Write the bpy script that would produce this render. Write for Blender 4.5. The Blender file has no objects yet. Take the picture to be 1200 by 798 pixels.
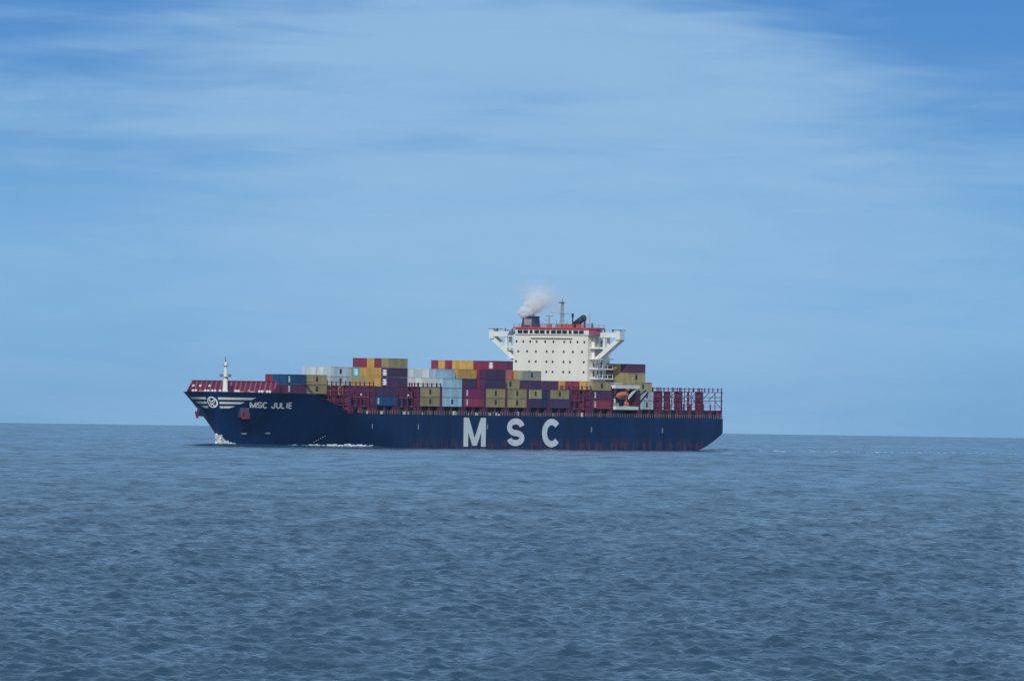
import bpy, math, random
import numpy as np
from mathutils import Vector, Matrix

random.seed(7)
SC = bpy.context.scene
COL = SC.collection
R_EARTH = 6.371e6

# ------------------------------------------------------------------ camera
CAM_H = 11.6
cam = bpy.data.cameras.new("camera")
cam.sensor_width = 36.0
cam.lens = 36.0 * 12923 / 1200
cam.clip_start = 1.0
cam.clip_end = 60000.0
cam_o = bpy.data.objects.new("camera", cam)
COL.objects.link(cam_o)
PITCH = math.atan(105.2 / 12923) - math.sqrt(2 * CAM_H / R_EARTH)
cam_o.matrix_world = (Matrix.Translation((0, 0, CAM_H))
                      @ Matrix.Rotation(math.pi / 2 + PITCH, 4, 'X')
                      @ Matrix.Rotation(math.radians(0.855), 4, 'Z'))
SC.camera = cam_o
SC.render.resolution_x, SC.render.resolution_y = 1024, 680

# ------------------------------------------------------------------ light
SC.view_settings.view_transform = 'Standard'
SC.view_settings.look = 'None'
SC.view_settings.exposure = 0.0
SC.view_settings.gamma = 1.0
SUN_EL = math.radians(30)
SUN_AZ = math.atan2(-0.10, -0.995)          # bearing of the sun, clockwise from +Y
sd = Vector((math.sin(SUN_AZ) * math.cos(SUN_EL), math.cos(SUN_AZ) * math.cos(SUN_EL), math.sin(SUN_EL)))
sun = bpy.data.lights.new("sun", 'SUN')
sun.energy = 2.35
sun.angle = math.radians(0.6)
sun.color = (1.0, 0.93, 0.82)
sun_o = bpy.data.objects.new("sun", sun)
COL.objects.link(sun_o)
sun_o.rotation_euler = sd.to_track_quat('Z', 'Y').to_euler()
sun_o.location = (0, 0, 300)


class NT:
    """small helper for node trees"""
    def __init__(self, tree):
        self.t = tree
        tree.nodes.clear()

    def n(self, kind, **kw):
        nd = self.t.nodes.new(kind)
        ins = kw.pop('ins', {})
        for k, v in kw.items():
            setattr(nd, k, v)
        for k, v in ins.items():
            if isinstance(v, bpy.types.NodeSocket):
                self.t.links.new(v, nd.inputs[k])
            else:
                nd.inputs[k].default_value = v
        return nd

    def math(self, op, a, b=None, c=None, clamp=False):
        nd = self.t.nodes.new('ShaderNodeMath')
        nd.operation = op
        nd.use_clamp = clamp
        for i, v in enumerate((a, b, c)):
            if v is None:
                continue
            if isinstance(v, bpy.types.NodeSocket):
                self.t.links.new(v, nd.inputs[i])
            else:
                nd.inputs[i].default_value = v
        return nd.outputs[0]

    def mix(self, fac, a, b, blend='MIX'):
        nd = self.t.nodes.new('ShaderNodeMix')
        nd.data_type = 'RGBA'
        nd.blend_type = blend
        for key, v in ((0, fac), (6, a), (7, b)):
            if isinstance(v, bpy.types.NodeSocket):
                self.t.links.new(v, nd.inputs[key])
            else:
                nd.inputs[key].default_value = v if key == 0 else (*v, 1.0)[:4]
        return nd.outputs[2]

    def smooth(self, x, lo, hi):
        nd = self.t.nodes.new('ShaderNodeMapRange')
        nd.interpolation_type = 'SMOOTHSTEP'
        self.t.links.new(x, nd.inputs[0])
        nd.inputs[1].default_value = lo
        nd.inputs[2].default_value = hi
        return nd.outputs[0]

    def noise(self, vec, scale, detail=4.0, rough=0.5, dist=0.0):
        return self.n('ShaderNodeTexNoise', ins={'Vector': vec, 'Scale': scale, 'Detail': detail,
                                                 'Roughness': rough, 'Distortion': dist}).outputs['Fac']


# ------------------------------------------------------------------ sky (world)
world = bpy.data.worlds.new("World")
SC.world = world
world.use_nodes = True
w = NT(world.node_tree)
tc = w.n('ShaderNodeTexCoord').outputs['Generated']
sky = w.n('ShaderNodeTexSky', sky_type='NISHITA', sun_disc=False, sun_elevation=SUN_EL, sun_rotation=SUN_AZ,
          altitude=0.0, air_density=1.0, dust_density=0.6, ozone_density=2.0)
sep = w.n('ShaderNodeSeparateXYZ', ins={0: tc})
el = w.math('ABSOLUTE', sep.outputs[2])
# clear sky: hazy pale near the horizon, a deeper blue above a few degrees
clear = w.mix(1.0, sky.outputs[0], (0.31, 0.70, 1.55), 'MULTIPLY')
deep = w.mix(1.0, sky.outputs[0], (0.07, 0.27, 0.86), 'MULTIPLY')
pale = w.mix(1.0, sky.outputs[0], (0.30, 0.55, 0.98), 'MULTIPLY')
deep = w.mix(w.smooth(el, 0.045, 0.10), deep, pale)
clear = w.mix(w.smooth(el, 0.001, 0.040), clear, deep)
# thin layered cloud, drawn out sideways
vs = w.n('ShaderNodeMapping', ins={'Vector': tc, 'Scale': (1.0, 1.0, 5.0), 'Location': (0.11, 0.0, 0.03)}).outputs[0]
n1 = w.noise(vs, 17.0, 5.0, 0.52, 0.4)
vs2 = w.n('ShaderNodeMapping', ins={'Vector': tc, 'Scale': (1.0, 1.0, 7.0), 'Location': (0.31, 0.2, 0.0)}).outputs[0]
n2 = w.noise(vs2, 60.0, 7.0, 0.6, 0.9)
n3 = w.noise(vs, 6.0, 2.0, 0.5)
# cloud veil in broad patches; bluer gaps also imitate lens darkening at the edges
veil = w.math('COSINE', w.math('ADD', w.math('MULTIPLY', sep.outputs[0], 62.0), w.math('MULTIPLY', w.math('SUBTRACT', n3, 0.5), 1.6)))
vs4 = w.n('ShaderNodeMapping', ins={'Vector': tc, 'Scale': (1.0, 1.0, 9.0), 'Location': (0.7, 0.4, 0.13)}).outputs[0]
n4 = w.noise(vs4, 21.0, 4.0, 0.5, 0.3)
veil = w.math('SUBTRACT', w.math('MULTIPLY', veil, 0.16), w.math('MULTIPLY', w.smooth(el, 0.0315, 0.0385), 0.20))
veil = w.math('ADD', veil, w.math('MULTIPLY', w.math('SUBTRACT', n4, 0.52), w.math('MULTIPLY', w.smooth(el, 0.003, 0.030), 0.9)))
mask = w.smooth(w.math('ADD', w.math('ADD', w.math('MULTIPLY', n1, 0.64), w.math('MULTIPLY', n2, 0.36)), veil), 0.22, 0.74)
# above the frame the veil is never quite gone
mask = w.math('MULTIPLY_ADD', mask, 0.86, 0.14)
mask = w.math('MULTIPLY', w.math('MAXIMUM', mask, w.math('MULTIPLY', w.smooth(el, 0.042, 0.10), 0.80)), 0.92)
cloud = w.mix(w.smooth(el, 0.042, 0.14), (2.95, 5.0, 7.45), (3.35, 5.6, 7.7))   # whiter overhead than through the low haze
col = w.mix(mask, clear, cloud)
bg = w.n('ShaderNodeBackground', ins={'Color': col, 'Strength': 0.1})
out = w.n('ShaderNodeOutputWorld', ins={'Surface': bg.outputs[0]})

# ------------------------------------------------------------------ materials
def material(name):
    m = bpy.data.materials.new(name)
    m.use_nodes = True
    return m, NT(m.node_tree)


def paint(name, color, rough=0.55, wear=0.18, wear_color=(0.16, 0.07, 0.035), wear_amt=0.0, scale=0.6, spec=0.4, vary=0.0, metallic=0.0):
    """painted steel: uneven tone, streaks running down, a little rust"""
    m, t = material(name)
    tcn = t.n('ShaderNodeTexCoord').outputs['Object']
    st = t.n('ShaderNodeMapping', ins={'Vector': tcn, 'Scale': (1.0, 1.0, 0.22)}).outputs[0]
    info = t.n('ShaderNodeObjectInfo')
    off = t.n('ShaderNodeVectorMath', operation='SCALE', ins={0: info.outputs['Location'], 'Scale': 0.37}).outputs[0]
    st = t.n('ShaderNodeVectorMath', operation='ADD', ins={0: st, 1: off}).outputs[0]
    nz = t.noise(st, scale, 6.0, 0.6)
    lo = tuple(c * (1 - wear) for c in color)
    hi = tuple(min(1, c * (1 + wear * 0.8)) for c in color)
    c = t.mix(t.smooth(nz, 0.3, 0.7), lo, hi)
    if vary:
        v = t.math('MULTIPLY_ADD', info.outputs['Random'], 2 * vary, 1 - vary)
        cb = t.n('ShaderNodeCombineXYZ', ins={0: v, 1: v, 2: v}).outputs[0]
        c = t.mix(1.0, c, cb, 'MULTIPLY')
    if wear_amt:
        nz2 = t.noise(st, scale * 2.3, 8.0, 0.65)
        c = t.mix(t.math('MULTIPLY', t.smooth(nz2, 0.56, 0.72), wear_amt), c, wear_color)
    b = t.n('ShaderNodeBsdfPrincipled', ins={'Base Color': c, 'Roughness': rough, 'Metallic': metallic, 'Specular IOR Level': spec})
    t.n('ShaderNodeOutputMaterial', ins={'Surface': b.outputs[0]})
    return m


M = {}
M['white'] = paint('white_paint', (0.80, 0.79, 0.74), 0.5, 0.06, wear_amt=0.12)
M['cream'] = paint('cream_paint', (0.80, 0.76, 0.66), 0.5, 0.05, wear_amt=0.10, scale=0.35)
M['letter'] = paint('white_hull_lettering', (0.84, 0.84, 0.80), 0.6, 0.08, wear_color=(0.30, 0.13, 0.06), wear_amt=0.45, scale=0.35)
M['deckred'] = paint('red_oxide_paint', (0.19, 0.03, 0.06), 0.6, 0.25, wear_amt=0.2)
M['lash'] = paint('maroon_lashing_paint', (0.115, 0.020, 0.060), 0.6, 0.25, wear_amt=0.15)
M['dark'] = paint('dark_steel', (0.02, 0.025, 0.035), 0.6, 0.2)
M['glass'] = paint('dark_window_glass', (0.01, 0.014, 0.02), 0.1, 0.0, spec=0.6)
M['red'] = paint('bright_red_paint', (0.62, 0.045, 0.03), 0.5, 0.1)
M['orange'] = paint('orange_paint', (0.62, 0.15, 0.10), 0.45, 0.08)
M['funnel_and_recess'] = paint('navy_funnel_and_recess_shade', (0.012, 0.04, 0.11), 0.5, 0.15)
M['grey'] = paint('grey_paint', (0.30, 0.31, 0.31), 0.6, 0.12)
M['brown'] = paint('tan_gear', (0.36, 0.24, 0.12), 0.6, 0.2)

# the hull: dark navy with rust bleeding near the waterline
m, t = material('navy_hull_paint')
oc = t.n('ShaderNodeTexCoord').outputs['Object']
sx = t.n('ShaderNodeSeparateXYZ', ins={0: oc})
st = t.n('ShaderNodeMapping', ins={'Vector': oc, 'Scale': (1.0, 1.0, 0.3)}).outputs[0]
n1 = t.noise(st, 0.13, 5.0, 0.6)
c = t.mix(t.smooth(n1, 0.3, 0.7), (0.0008, 0.015, 0.066), (0.0020, 0.030, 0.112))
n2 = t.noise(st, 0.42, 6.0, 0.62)
low = t.math('SUBTRACT', 1.0, t.smooth(sx.outputs[2], 0.8, 4.4))
aft = t.math('SUBTRACT', 1.0, t.smooth(sx.outputs[0], 205.0, 222.0))
rm = t.math('MULTIPLY', t.math('MULTIPLY', t.smooth(n2, 0.46, 0.62), low), t.math('MULTIPLY', aft, 0.75))
c = t.mix(rm, c, (0.17, 0.045, 0.05))
ns = t.noise(t.n('ShaderNodeMapping', ins={'Vector': oc, 'Scale': (1.0, 1.0, 0.06)}).outputs[0], 1.1, 4.0, 0.6)
c = t.mix(t.math('MULTIPLY', t.smooth(ns, 0.52, 0.75), 0.32), c, (0.05, 0.07, 0.10))
n3 = t.noise(oc, 0.12, 2.0, 0.5)
bmp = t.n('ShaderNodeBump', ins={'Height': n3, 'Strength': 0.25, 'Distance': 0.4})
b = t.n('ShaderNodeBsdfPrincipled', ins={'Base Color': c, 'Roughness': 0.5, 'Specular IOR Level': 0.15, 'Normal': bmp.outputs[0]})
t.n('ShaderNodeOutputMaterial', ins={'Surface': b.outputs[0]})
M['hull'] = m

CC = {'y': ('yellow', (0.56, 0.33, 0.075)), 't': ('tan', (0.36, 0.29, 0.13)), 'r': ('red', (0.25, 0.03, 0.065)),
      'm': ('dark maroon', (0.095, 0.025, 0.075)), 'g': ('crimson', (0.24, 0.02, 0.10)), 'w': ('white', (0.52, 0.56, 0.58)),
      'b': ('pale blue', (0.34, 0.50, 0.60)), 'n': ('navy', (0.012, 0.03, 0.10)), 'B': ('blue', (0.010, 0.062, 0.165)),
      'o': ('teal', (0.04, 0.42, 0.50)), 'p': ('faded red', (0.50, 0.12, 0.12)), 'e': ('grey-green', (0.32, 0.32, 0.24)),
      'u': ('purple', (0.060, 0.028, 0.085)), 'G': ('grey', (0.45, 0.48, 0.50))}
CM = {k: paint(v[0].replace(' ', '_').replace('-', '_') + '_container_paint', v[1], 0.6, 0.22, wear_amt=0.32, scale=0.5, vary=0.16) for k, v in CC.items()}
M['mark_dark'] = paint('dark_print', (0.03, 0.03, 0.03), 0.6, 0.1)
M['mark_white'] = paint('white_print', (0.75, 0.75, 0.75), 0.6, 0.1)


# ------------------------------------------------------------------ mesh building
class MB:
    def __init__(self):
        self.v = []
        self.f = []

    def add(self, vs, fs):
        o = len(self.v)
        self.v += [tuple(p) for p in vs]
        self.f += [tuple(o + i for i in f) for f in fs]
        return self

    def box(self, x0, x1, y0, y1, z0, z1):
        vs = [(x, y, z) for x in (x0, x1) for y in (y0, y1) for z in (z0, z1)]
        return self.add(vs, [(0, 1, 3, 2), (4, 6, 7, 5), (0, 4, 5, 1), (2, 3, 7, 6), (0, 2, 6, 4), (1, 5, 7, 3)])

    def bar(self, p, q, wd, ht=None):
        ht = ht or wd
        p, q = Vector(p), Vector(q)
        d = (q - p).normalized()
        a = d.cross(Vector((0, 0, 1)))
        a = Vector((1, 0, 0)) if a.length < 1e-4 else a.normalized()
        b = d.cross(a).normalized()
        vs = [e + a * sa * wd / 2 + b * sb * ht / 2 for e in (p, q) for sa, sb in ((-1, -1), (1, -1), (1, 1), (-1, 1))]
        return self.add(vs, [(0, 1, 2, 3), (7, 6, 5, 4), (0, 4, 5, 1), (1, 5, 6, 2), (2, 6, 7, 3), (3, 7, 4, 0)])

    def tube(self, p, q, r0, r1=None, n=8):
        r1 = r0 if r1 is None else r1
        p, q = Vector(p), Vector(q)
        d = (q - p).normalized()
        a = d.cross(Vector((0, 0, 1)))
        a = Vector((1, 0, 0)) if a.length < 1e-4 else a.normalized()
        b = d.cross(a)
        vs = []
        for e, r in ((p, r0), (q, r1)):
            for i in range(n):
                g = 2 * math.pi * i / n
                vs.append(e + (a * math.cos(g) + b * math.sin(g)) * r)
        fs = [(i, (i + 1) % n, n + (i + 1) % n, n + i) for i in range(n)]
        return self.add(vs, fs + [tuple(range(n))[::-1], tuple(range(n, 2 * n))])

    def ball(self, c, r, n=10, sx=1, sy=1, sz=1):
        vs = [(c[0], c[1], c[2] + r * sz)]
        k = n // 2
        for j in range(1, k):
            th = math.pi * j / k
            for i in range(n):
                g = 2 * math.pi * i / n
                vs.append((c[0] + r * sx * math.sin(th) * math.cos(g), c[1] + r * sy * math.sin(th) * math.sin(g), c[2] + r * sz * math.cos(th)))
        vs.append((c[0], c[1], c[2] - r * sz))
        fs = [(0, 1 + i, 1 + (i + 1) % n) for i in range(n)]
        for j in range(k - 2):
            a = 1 + j * n
            fs += [(a + i, a + n + i, a + n + (i + 1) % n, a + (i + 1) % n) for i in range(n)]
        a = 1 + (k - 2) * n
        fs += [(a + i, len(vs) - 1, a + (i + 1) % n) for i in range(n)]
        return self.add(vs, fs)

    def mesh(self, name, mat=None, smooth=False):
        me = bpy.data.meshes.new(name)
        me.from_pydata(self.v, [], self.f)
        if mat:
            me.materials.append(mat)
        if smooth:
            me.shade_smooth()
        me.update()
        return me

    def build(self, name, mat, parent=None, smooth=False):
        return link(name, self.mesh(name, mat, smooth), parent)


def link(name, me, parent=None):
    o = bpy.data.objects.new(name, me)
    COL.objects.link(o)
    if parent is not None:
        o.parent = parent
    return o


def tag(o, label, cat, group=None, kind=None):
    if label:
        o['label'] = label
    if cat:
        o['category'] = cat
    if group:
        o['group'] = group
    if kind:
        o['kind'] = kind
    return o


# ------------------------------------------------------------------ ship frame
OX, OY = 48.0, 3600.0
TH = math.radians(61.87)
U = Vector((-math.cos(TH), -math.sin(TH), 0))          # towards the bow
SHIP_MAT = (Matrix.Translation((OX, OY, -(OY - 130) ** 2 / 2 / R_EARTH))
            @ Matrix.Rotation(math.atan2(U.y, U.x), 4, 'Z'))   # local X = forward, Y = port, Z = up


def drop(x, y):
    return -(x * x + y * y) / (2 * R_EARTH)


RD = 24.1


def stem_x(z):
    return 288.0 + 7.0 * max(0, min(z / 16.3, 1.05)) ** 0.85


def hp(z):
    k = max(0, min(z / 16.3, 1.03)) ** 1.1
    return 75 + (42 - 75) * k, 2.0 - .1 * k, 1.1 + (.526 - 1.1) * k


def hull_y(X, z):
    le, a, b = hp(z)
    d = stem_x(z) - X
    if d <= 0:
        return 0.0
    return RD * (1 - (1 - min(d / le, 1)) ** a) ** b


def hull_x(y, z):
    le, a, b = hp(z)
    return stem_x(z) - le * (1 - (1 - min(1, abs(y) / RD) ** (1 / b)) ** (1 / a))


def ztop(X):
    if X >= 268.5:
        return 16.2 + 0.35 * max(0, (X - 268.5) / 27)
    if X >= 251.5:
        return 11.3 + (X - 251.5) / 17.0 * 4.9
    if X >= 241:
        return 10.55 + (X - 241) / 10.5 * 0.75
    return 10.5


def zbot(X):
    if X < 19.5:
        return 6.0 * (1 - X / 19.5) ** 1.45
    return -min(2.5, (X - 19.5) * 0.15)


ship = bpy.data.objects.new("container_ship", None)
COL.objects.link(ship)
ship.matrix_world = SHIP_MAT
tag(ship, "dark navy container ship with huge white letters on its side, steaming left", "container ship")

# hull shell
st = [0, .15, .6, 1.5, 3, 5, 7.5, 10, 13, 16, 19.5, 24, 40, 80, 120, 160, 200]
st += [200 + 100 * s for s in ()]
NS = 46
mb = MB()
NL = 18
rows = []
for X in st:
    rows.append([(X, RD * (1 - 0.012 * max(0, 1 - X / 1.0)), zbot(X) + (ztop(X) - zbot(X)) * j / NL) for j in range(NL + 1)])
for i in range(1, NS + 1):
    s = i / NS
    s = 1 - (1 - s) ** 1.7
    rw = []
    for j in range(NL + 1):
        uu = j / NL
        zn = uu * 16.3
        X = 200 + (stem_x(zn) - 200) * s
        z = -2.5 + (ztop(X) + 2.5) * uu
        X = 200 + (stem_x(z) - 200) * s
        z = -2.5 + (ztop(X) + 2.5) * uu
        rw.append((X, hull_y(X, z) if i < NS else 0.0, z))
    rows.append(rw)
n = NL + 1
for sgn in (1, -1):
    vs = [(p[0], p[1] * sgn, p[2]) for r in rows for p in r]
    fs = []
    for i in range(len(rows) - 1):
        for j in range(NL):
            a, b_, c_, d_ = i * n + j, (i + 1) * n + j, (i + 1) * n + j + 1, i * n + j + 1
            fs.append((a, d_, c_, b_) if sgn > 0 else (a, b_, c_, d_))
    mb.add(vs, fs)
tv = [(p[0], p[1] * sg, p[2]) for p in rows[0] for sg in (1, -1)]
mb.add(tv, [(2 * j, 2 * j + 2, 2 * j + 3, 2 * j + 1) for j in range(NL)])
bt = [(r[0][0], r[0][1] * sg, r[0][2]) for r in rows[:12] for sg in (1, -1)]
mb.add(bt, [(2 * j, 2 * j + 1, 2 * j + 3, 2 * j + 2) for j in range(11)])
hull = mb.build('hull', M['hull'], ship, smooth=True)
mod = hull.modifiers.new('edges', 'EDGE_SPLIT')
mod.split_angle = math.radians(40)

# weather deck
mb = MB()
dk = []
for r in rows:
    X = r[-1][0]
    z = r[-1][2] - (1.1 if X > 270 else 0.03)
    dk.append((min(X, 294.4), max(0, hull_y(X, z) - .03 if X > 200 else r[-1][1] - .03), z))
vs = [(p[0], p[1] * sg, p[2]) for p in dk for sg in (1, -1)]
mb.add(vs, [(2 * j, 2 * j + 1, 2 * j + 3, 2 * j + 2) for j in range(len(dk) - 1)])
mb.build('deck', M['deckred'], ship)


# --- flat print that follows the plating: strokes given in a 2D frame, mapped on to the hull
def stroke_letter(ch):
    """letters as thick polylines / polygons on a unit box (0..1, 0..1); returns list of (polyline, closed)"""
    def arc(cx, cy, rx, ry, a0, a1, k=12):
        return [(cx + rx * math.cos(math.radians(a0 + (a1 - a0) * i / k)), cy + ry * math.sin(math.radians(a0 + (a1 - a0) * i / k))) for i in range(k + 1)]
    L = {
        'M': [[(0.0, 0), (0.0, 1)], [(1, 0), (1, 1)], [(0.0, 1), (0.5, 0.02)], [(1, 1), (0.5, 0.02)]],
        'S': [arc(.5, .74, .5, .26, 10, 270, 16) + arc(.5, .26, .5, .22, 90, -170, 16)],
        'C': [arc(.5, .5, .5, .5, 42, 318, 24)],
        'J': [[(.85, 1), (.85, .3)] + arc(.45, .3, .4, .3, 0, -180, 10)],
        'U': [[(0, 1), (0, .35)] + arc(.5, .35, .5, .35, 180, 360, 12) + [(1, .35), (1, 1)]],
        'L': [[(0, 1), (0, 0)], [(0, 0), (.9, 0)]],
        'I': [[(.5, 0), (.5, 1)]],
        'E': [[(0, 0), (0, 1)], [(0, 1), (.9, 1)], [(0, .5), (.8, .5)], [(0, 0), (.9, 0)]],
    }
    return L[ch]


def ribbon(pts, wx, wy, seg=1):
    """thick ribbon quads round a polyline, pen wx wide across and wy tall (2D)"""
    P = [pts[0]]
    for a, b in zip(pts, pts[1:]):
        for k in range(1, seg + 1):
            P.append((a[0] + (b[0] - a[0]) * k / seg, a[1] + (b[1] - a[1]) * k / seg))
    le, ri = [], []
    for i, p in enumerate(P):
        a, b = P[max(0, i - 1)], P[min(len(P) - 1, i + 1)]
        dx, dy = b[0] - a[0], b[1] - a[1]
        ln = math.hypot(dx / wx, dy / wy) or 1
        nx, ny = -dy / wy / ln, dx / wx / ln
        le.append((p[0] + nx * wx / 2, p[1] + ny * wy / 2))
        ri.append((p[0] - nx * wx / 2, p[1] - ny * wy / 2))
    return le, ri


def decal(name, ribbons, mapf, mat, parent):
    mb = MB()
    for k, (le, ri) in enumerate(ribbons):
        vs, fs = [], []
        for a, b in zip(le, ri):
            vs += [mapf(a[0], a[1], k * .004), mapf(b[0], b[1], k * .004)]
        for i in range(len(le) - 1):
            fs.append((2 * i, 2 * i + 1, 2 * i + 3, 2 * i + 2))
        mb.add(vs, fs)
    return mb.build(name, mat, parent)


# M S C on the port side, letters 9 m tall
for ch, xa, xb, pw, ph in (('M', 178.0, 163.4, 3.1, 1.9), ('S', 149.4, 137.7, 3.3, 1.9), ('C', 126.0, 112.9, 3.4, 2.0)):
    W_, H_ = xa - xb, 9.0
    rb = []
    for pl in stroke_letter(ch):
        q = [(pw / 2 + x * (W_ - pw), (0.0 if ch == 'M' else ph / 2) + y * (H_ - (0 if ch == 'M' else ph))) for x, y in pl]
        rb.append(ribbon(q, pw if ch != 'M' or abs(pl[0][0] - pl[-1][0]) < .01 else 2.6, ph if ch != 'M' else 4.0, 1))
    if ch == 'M':   # straight uprights and pointed middle, cut square top and bottom
        u0, u1 = 0, W_
        def quad(a, b, c_, d_):
            return ([a, d_], [b, c_])
        rb = [quad((0, 0), (pw, 0), (pw, H_), (0, H_)), quad((u1 - pw, 0), (u1, 0), (u1, H_), (u1 - pw, H_)),
              quad((W_ / 2 - 1.5, .3), (W_ / 2 + 1.5, .3), (pw + .3, H_), (pw - 3.0, H_)),
              quad((W_ / 2 - 1.5, .3), (W_ / 2 + 1.5, .3), (u1 - pw + 3.0, H_), (u1 - pw - .3, H_))]
    decal('hull_letter', rb, lambda a, b, e, xa=xa: (xa - a, RD + .03 + e, 0.75 + b), M['letter'], hull)

# the name on the port bow, each letter leaning on the flare
NAME = "MSC JULIE"
adv = {'M': 1.25, 'S': 1.0, 'C': 1.0, ' ': .65, 'J': 1.0, 'U': 1.05, 'L': .95, 'I': .7, 'E': .95}
tot = sum(adv[c] for c in NAME)
cur = 0.0
for ch in NAME:
    if ch != ' ':
        wd = adv[ch] * .74
        rb = []
        for pl in stroke_letter(ch):
            rb.append(ribbon([(x * wd + cur, y) for x, y in pl], .29, .23, 2))

        def mp(a, b, e):
            f = a / tot
            z = 11.85 + 1.6 * b
            X = 286.3 + 1.25 * b - f * 12.4
            return (X + .02, hull_y(X, z) + .06 + e, z)
        decal('name_letter', rb, mp, M['letter'], hull)
    cur += adv[ch]

# wing stripes either side of the bow emblem
for sg in (1, -1):
    for z0, z1, ya, yo0, yo1 in ((14.15, 14.85, 2.1, 10.2, 11.6), (12.85, 13.5, 2.2, 7.2, 8.6), (11.55, 12.2, 2.0, 4.2, 5.9)):
        if sg < 0:
            yo0, yo1 = yo0 + .3, yo1 + .4
        le, ri = [], []
        for i in range(15):
            f = i / 14
            y0, y1 = ya + (yo0 - ya) * f, ya + (yo1 - ya) * f
            le.append((y1, z1))
            ri.append((y0, z0))
        decal('bow_stripe', [(le, ri)], lambda y, z, e, sg=sg: (hull_x(y, z) + .06, sg * (y + .04), z), M['letter'], hull)
ring = [(1.6 * math.cos(2 * math.pi * i / 24), 1.5 * math.sin(2 * math.pi * i / 24)) for i in range(25)]
emb = [ribbon(ring, .5, .42)]
for pl, ox, oy, sx_, sy_ in ((stroke_letter('M'), -.85, .1, 1.7, .75), (stroke_letter('S'), -.8, -.95, .62, .8), (stroke_letter('C'), .18, -.95, .62, .8)):
    for p in pl:
        emb.append(ribbon([(ox + x * sx_, oy + y * sy_) for x, y in p], .3, .24))
decal('bow_emblem', emb, lambda y, z, e: (hull_x(y, 13.35 + z) + .1 + e, y, 13.35 + z), M['letter'], hull)
# draught and tug marks
for X, z0, z1 in ((237.0, 6.0, 7.4), (207.5, 5.9, 7.4), (162.4, 6.2, 7.7), (92.5, 5.6, 7.3), (43.4, 5.7, 7.2)):
    MB().box(X - .4, X + .2, RD, RD + .05, z0, z1).build('tug_mark', M['grey'], hull)
mb = MB()
for k in range(6):
    z = 1.6 + k * .36
    X = 258.2 - k * .55
    MB().box(X - .35, X + .35, hull_y(X, z), hull_y(X, z) + .05, z, z + .3).build('draught_mark', M['mark_white'], hull)
for X, z in ((283.0, 3.9), (276.0, 4.1)):
    mb = MB()
    y = hull_y(X, z)
    mb.add([(X + .9, hull_y(X + .9, z) + .08, z), (X - .6, hull_y(X - .6, z) + .08, z - .25), (X - .8, hull_y(X - .8, z + .4) + .1, z + .25), (X + .4, hull_y(X + .4, z + .3) + .1, z + .3)], [(0, 1, 2, 3)])
    mb.build('thruster_mark', M['grey'], hull)

M['bolster'] = paint('grey_blue_paint', (0.045, 0.085, 0.15), 0.6, 0.2)
# anchors in their bolsters
for sg in (1, -1):
    X, Y, z = 287.4, 7.2, 10.0
    a = MB()
    mb = MB()
    # bolster: faceted housing standing out from the flare
    nrm = Vector((.55, sg * .83, 0))
    tan_ = Vector((-.83 * 1, sg * .55, 0))
    c0 = Vector((X, sg * Y, z))
    def fr(u, o, h):
        return c0 + tan_ * u + nrm * o + Vector((0, 0, h))
    vs = [fr(-1.4, -1.2, 2.2), fr(1.4, -1.2, 2.2), fr(1.5, .9, 1.7), fr(-1.5, .9, 1.7), fr(-1.2, -1.5, -1.2), fr(1.2, -1.5, -1.2), fr(1.3, 1.0, -.9), fr(-1.3, 1.0, -.9)]
    mb.add(vs, [(0, 1, 2, 3), (7, 6, 5, 4), (0, 3, 7, 4), (1, 5, 6, 2), (3, 2, 6, 7), (0, 4, 5, 1)])
    mb.build('anchor_bolster', M['bolster'] if sg > 0 else M['hull'], hull)
    a.bar(fr(0, 1.2, 1.7), fr(0, 1.35, -1.0), .5)
    a.bar(fr(-1.3, 1.4, -1.2), fr(1.3, 1.4, -1.2), .6, .8)
    a.bar(fr(-1.25, 1.4, -1.2), fr(-1.0, 1.75, .5), .55)
    a.bar(fr(1.25, 1.4, -1.2), fr(1.0, 1.75, .5), .55)
    a.build('anchor', M['deckred'], hull)

# ------------------------------------------------------------------ forecastle
brk = bpy.data.objects.new('breakwater', None)
COL.objects.link(brk)
brk.parent = ship
BX = 280.6
MB().add([(BX - 1.2, -15.3, 19.75), (BX - 1.2, 14.4, 19.75), (BX, 14.4, 15.4), (BX, -15.3, 15.4), (BX - 1.4, -15.3, 19.75), (BX - 1.4, 14.4, 19.75), (BX - .25, 14.4, 15.4), (BX - .25, -15.3, 15.4)],
         [(0, 3, 2, 1), (4, 5, 6, 7), (0, 1, 5, 4), (0, 4, 7, 3), (1, 2, 6, 5)]).build('wall', M['lash'], brk)  # wall darker than its ribs: shade between them put into the colour
sm = MB().add([(0, -.2, 4.3), (.28, -.2, 4.3), (2.2, -.2, 0), (1.25, -.2, 0), (0, .2, 4.3), (.28, .2, 4.3), (2.2, .2, 0), (1.25, .2, 0)],
              [(0, 1, 2, 3), (7, 6, 5, 4), (0, 4, 5, 1), (1, 5, 6, 2), (2, 6, 7, 3), (3, 7, 4, 0)]).mesh('stiffener', M['deckred'])
for k in range(18):
    o = link('stiffener', sm, brk)
    o.location = (BX - 1.2, -15.2 + k * 1.73, 15.42)
MB().box(BX - 1.5, BX - .85, -15.4, 14.5, 19.75, 20.0).build('top_rail', M['deckred'], brk)
M['pinkred'] = paint('faded_red_paint', (0.34, 0.08, 0.13), 0.6, 0.2)
for o in brk.children:
    if o.name.startswith('stiffener'):
        o.data.materials[0] = M['pinkred']
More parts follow.
